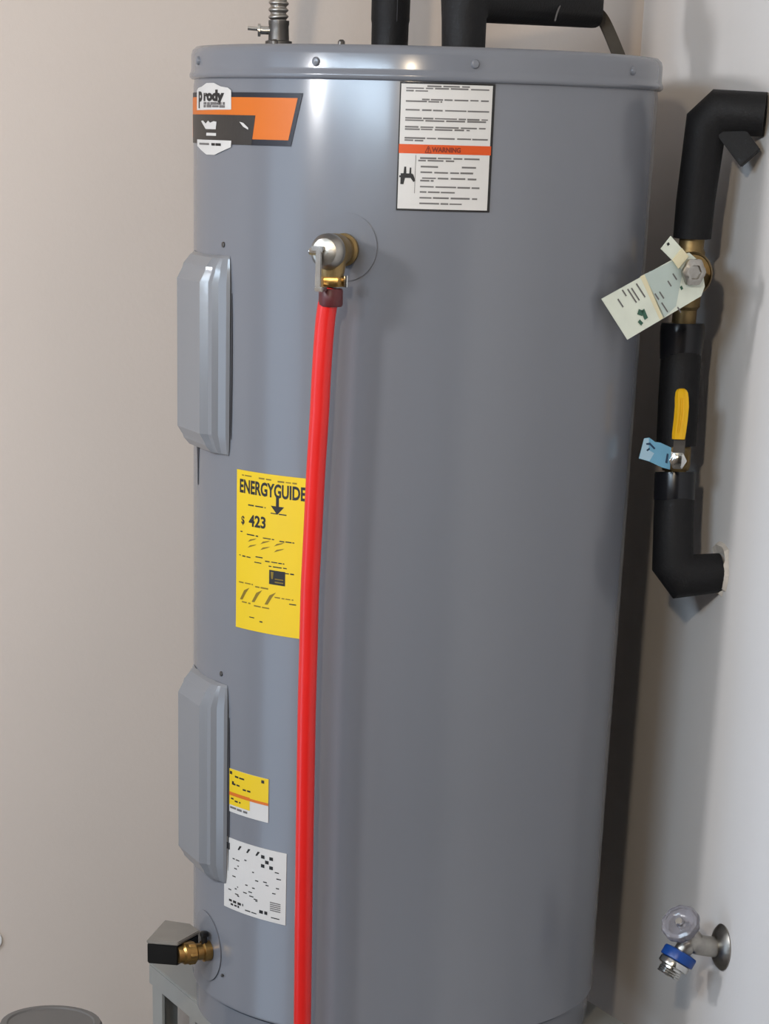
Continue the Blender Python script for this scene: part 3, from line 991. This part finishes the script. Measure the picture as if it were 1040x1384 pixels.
bt = thing('blue_tag', 'small light blue paper tag sticking out beside the yellow lever', 'tag', lp_(-9, 2))
ow = [(-44, 24.6), (-37.7, 25.8), (-30.1, 21.0), (-23.5, 20.3), (-9.5, 15.0), (-9.1, -11.0), (-18.4, -9.2), (-35.5, -2.5), (-48.6, 0.5)]
bto = obj('tag_sheet', plate([lp_(x, z, 0.003) for x, z in ow], vd, 0.001), 'blue_tag', bt, smooth=False)
obj('pale_end', plate([lp_(x, z, 0.0041) for x, z in ((-44, 24.4), (-38, 25.2), (-37, 11.0), (-30, 7.5), (-35.0, -2.2), (-48.0, 0.8))], vd, 0.0003), 'blue_tag_light', bto, smooth=False)
b = B()
for q in (((-41, 19), (-36, 20), (-29, 13.5), (-30.5, 12), (-36, 17), (-40.5, 17.2)), ((-40, 11), (-36.5, 14), (-35.5, 12), (-38.5, 9.5)), ((-14.5, 8), (-12.2, 7.5), (-12.8, -4.0), (-15.5, -3.0))):
    b.faces.new([b.verts.new(lp_(x, z, 0.0046)) for x, z in q])
o = obj('tag_print', b, 'navy_ink', bto, smooth=False)
o['kind'] = 'stuff'
obj('white_loop', plate([lp_(x, z, 0.0024) for x, z in ((-11, 11), (-2, 7), (-2, -3.0), (-11, 2.0))], vd, 0.0006), 'white', bt, smooth=False)

# ------------------------------------------------------------------ hose bibb
hb = thing('hose_bibb', 'chrome wall tap with clear round handle and blue banded outlet low on the right wall', 'tap', (0.377, -0.2753, 0.6019))
fc = Vector((0.377, -0.2753, 0.6019))
b = B(); add_lathe(b, [(0.0300, 0.0), (0.0310, 0.002), (0.0270, 0.0060), (0.0190, 0.0100), (0.0150, 0.0110)], fc, (-1, 0, 0), 32); obj('wall_flange', b, 'chrome_dull', hb)
b = B()
add_tube(b, smooth_path([fc + Vector((-0.008, 0, 0)), fc + Vector((-0.030, 0, 0.004)), fc + Vector((-0.046, 0, 0.008)), fc + Vector((-0.052, 0, 0.002)), fc + Vector((-0.060, 0, -0.008))], 6), 0.012, 20,
         radii=[0.0135] * 12 + [0.0135 - 0.00018 * i for i in range(13)])
add_tube(b, [fc + Vector((-0.034, 0, 0.004)), fc + Vector((-0.052, 0.003, 0.030))], 0.0105, 18, radii=[0.0125, 0.0088])
obj('body', b, 'chrome_dull', hb)
hd = Vector((-0.55, -0.55, 0.63)).normalized()
hc = fc + Vector((-0.0590, 0.000, 0.0315))
b = B(); add_lathe(b, [(0.0065, -0.012), (0.0065, 0.002), (0.0035, 0.003), (0.0035, 0.014), (0.0060, 0.0145), (0.0045, 0.0175)], hc, hd, 14); obj('stem', b, 'chrome', hb)
b = B(); add_lathe(b, [(0.0080, 0.0015), (0.0200, -0.0010), (0.0245, 0.0020), (0.0255, 0.0090), (0.0235, 0.0140), (0.0190, 0.0155), (0.0140, 0.0120), (0.0065, 0.0110)], hc, hd, 64, lobes=10, lobe=0.025); obj('handle_wheel', b, 'acrylic', hb)
od = Vector((-0.52, -0.12, -0.845)).normalized()
oc = fc + Vector((-0.0580, 0, -0.0060))
b = B(); add_lathe(b, [(0.0110, -0.004), (0.0225, -0.002), (0.0235, 0.000), (0.0235, 0.0105), (0.0225, 0.0115), (0.010, 0.0120)], oc, od, 28); obj('blue_band', b, 'blue', hb)
b = B()
add_lathe(b, [(0.0205, 0.0120), (0.0212, 0.014), (0.0212, 0.0200), (0.0190, 0.0215), (0.0150, 0.022), (0.0150, 0.024), (0.0162, 0.0255), (0.0150, 0.027), (0.0162, 0.0285), (0.0150, 0.030), (0.0162, 0.0315), (0.0150, 0.033), (0.0120, 0.0335), (0.0110, 0.026)], oc, od, 28)
obj('threaded_outlet', b, 'chrome', hb)

# ------------------------------------------------------------------ canister whose lid peeks in at the lower left
gc = thing('grey_canister', 'grey round lidded canister on the floor beside the stand, mostly out of view', 'canister', (-0.484, -0.012, 0))
b = B(); add_lathe(b, [(0.064, 0.0), (0.068, 0.004), (0.068, 0.420), (0.064, 0.426)], (-0.484, -0.012, 0), (0, 0, 1), 40); obj('barrel', b, 'canister', gc)
b = B(); add_lathe(b, [(0.0695, 0.426), (0.0705, 0.429), (0.0705, 0.4440), (0.0680, 0.4485), (0.060, 0.4490), (0.058, 0.4470), (0.01, 0.4470)], (-0.484, -0.012, 0), (0, 0, 1), 40); obj('lid', b, 'canister', gc)

# round cover plate just at the left edge of the view
b = B(); add_lathe(b, [(0.016, 0.0), (0.0165, 0.002), (0.0150, 0.004), (0.004, 0.0045)], (-0.5370, YB, 0.4656), (0, -1, 0), 28)
tag(obj('cover_plate', b, 'white', None), 'white round cover plate on the back wall left of the drain valve', 'cover plate')
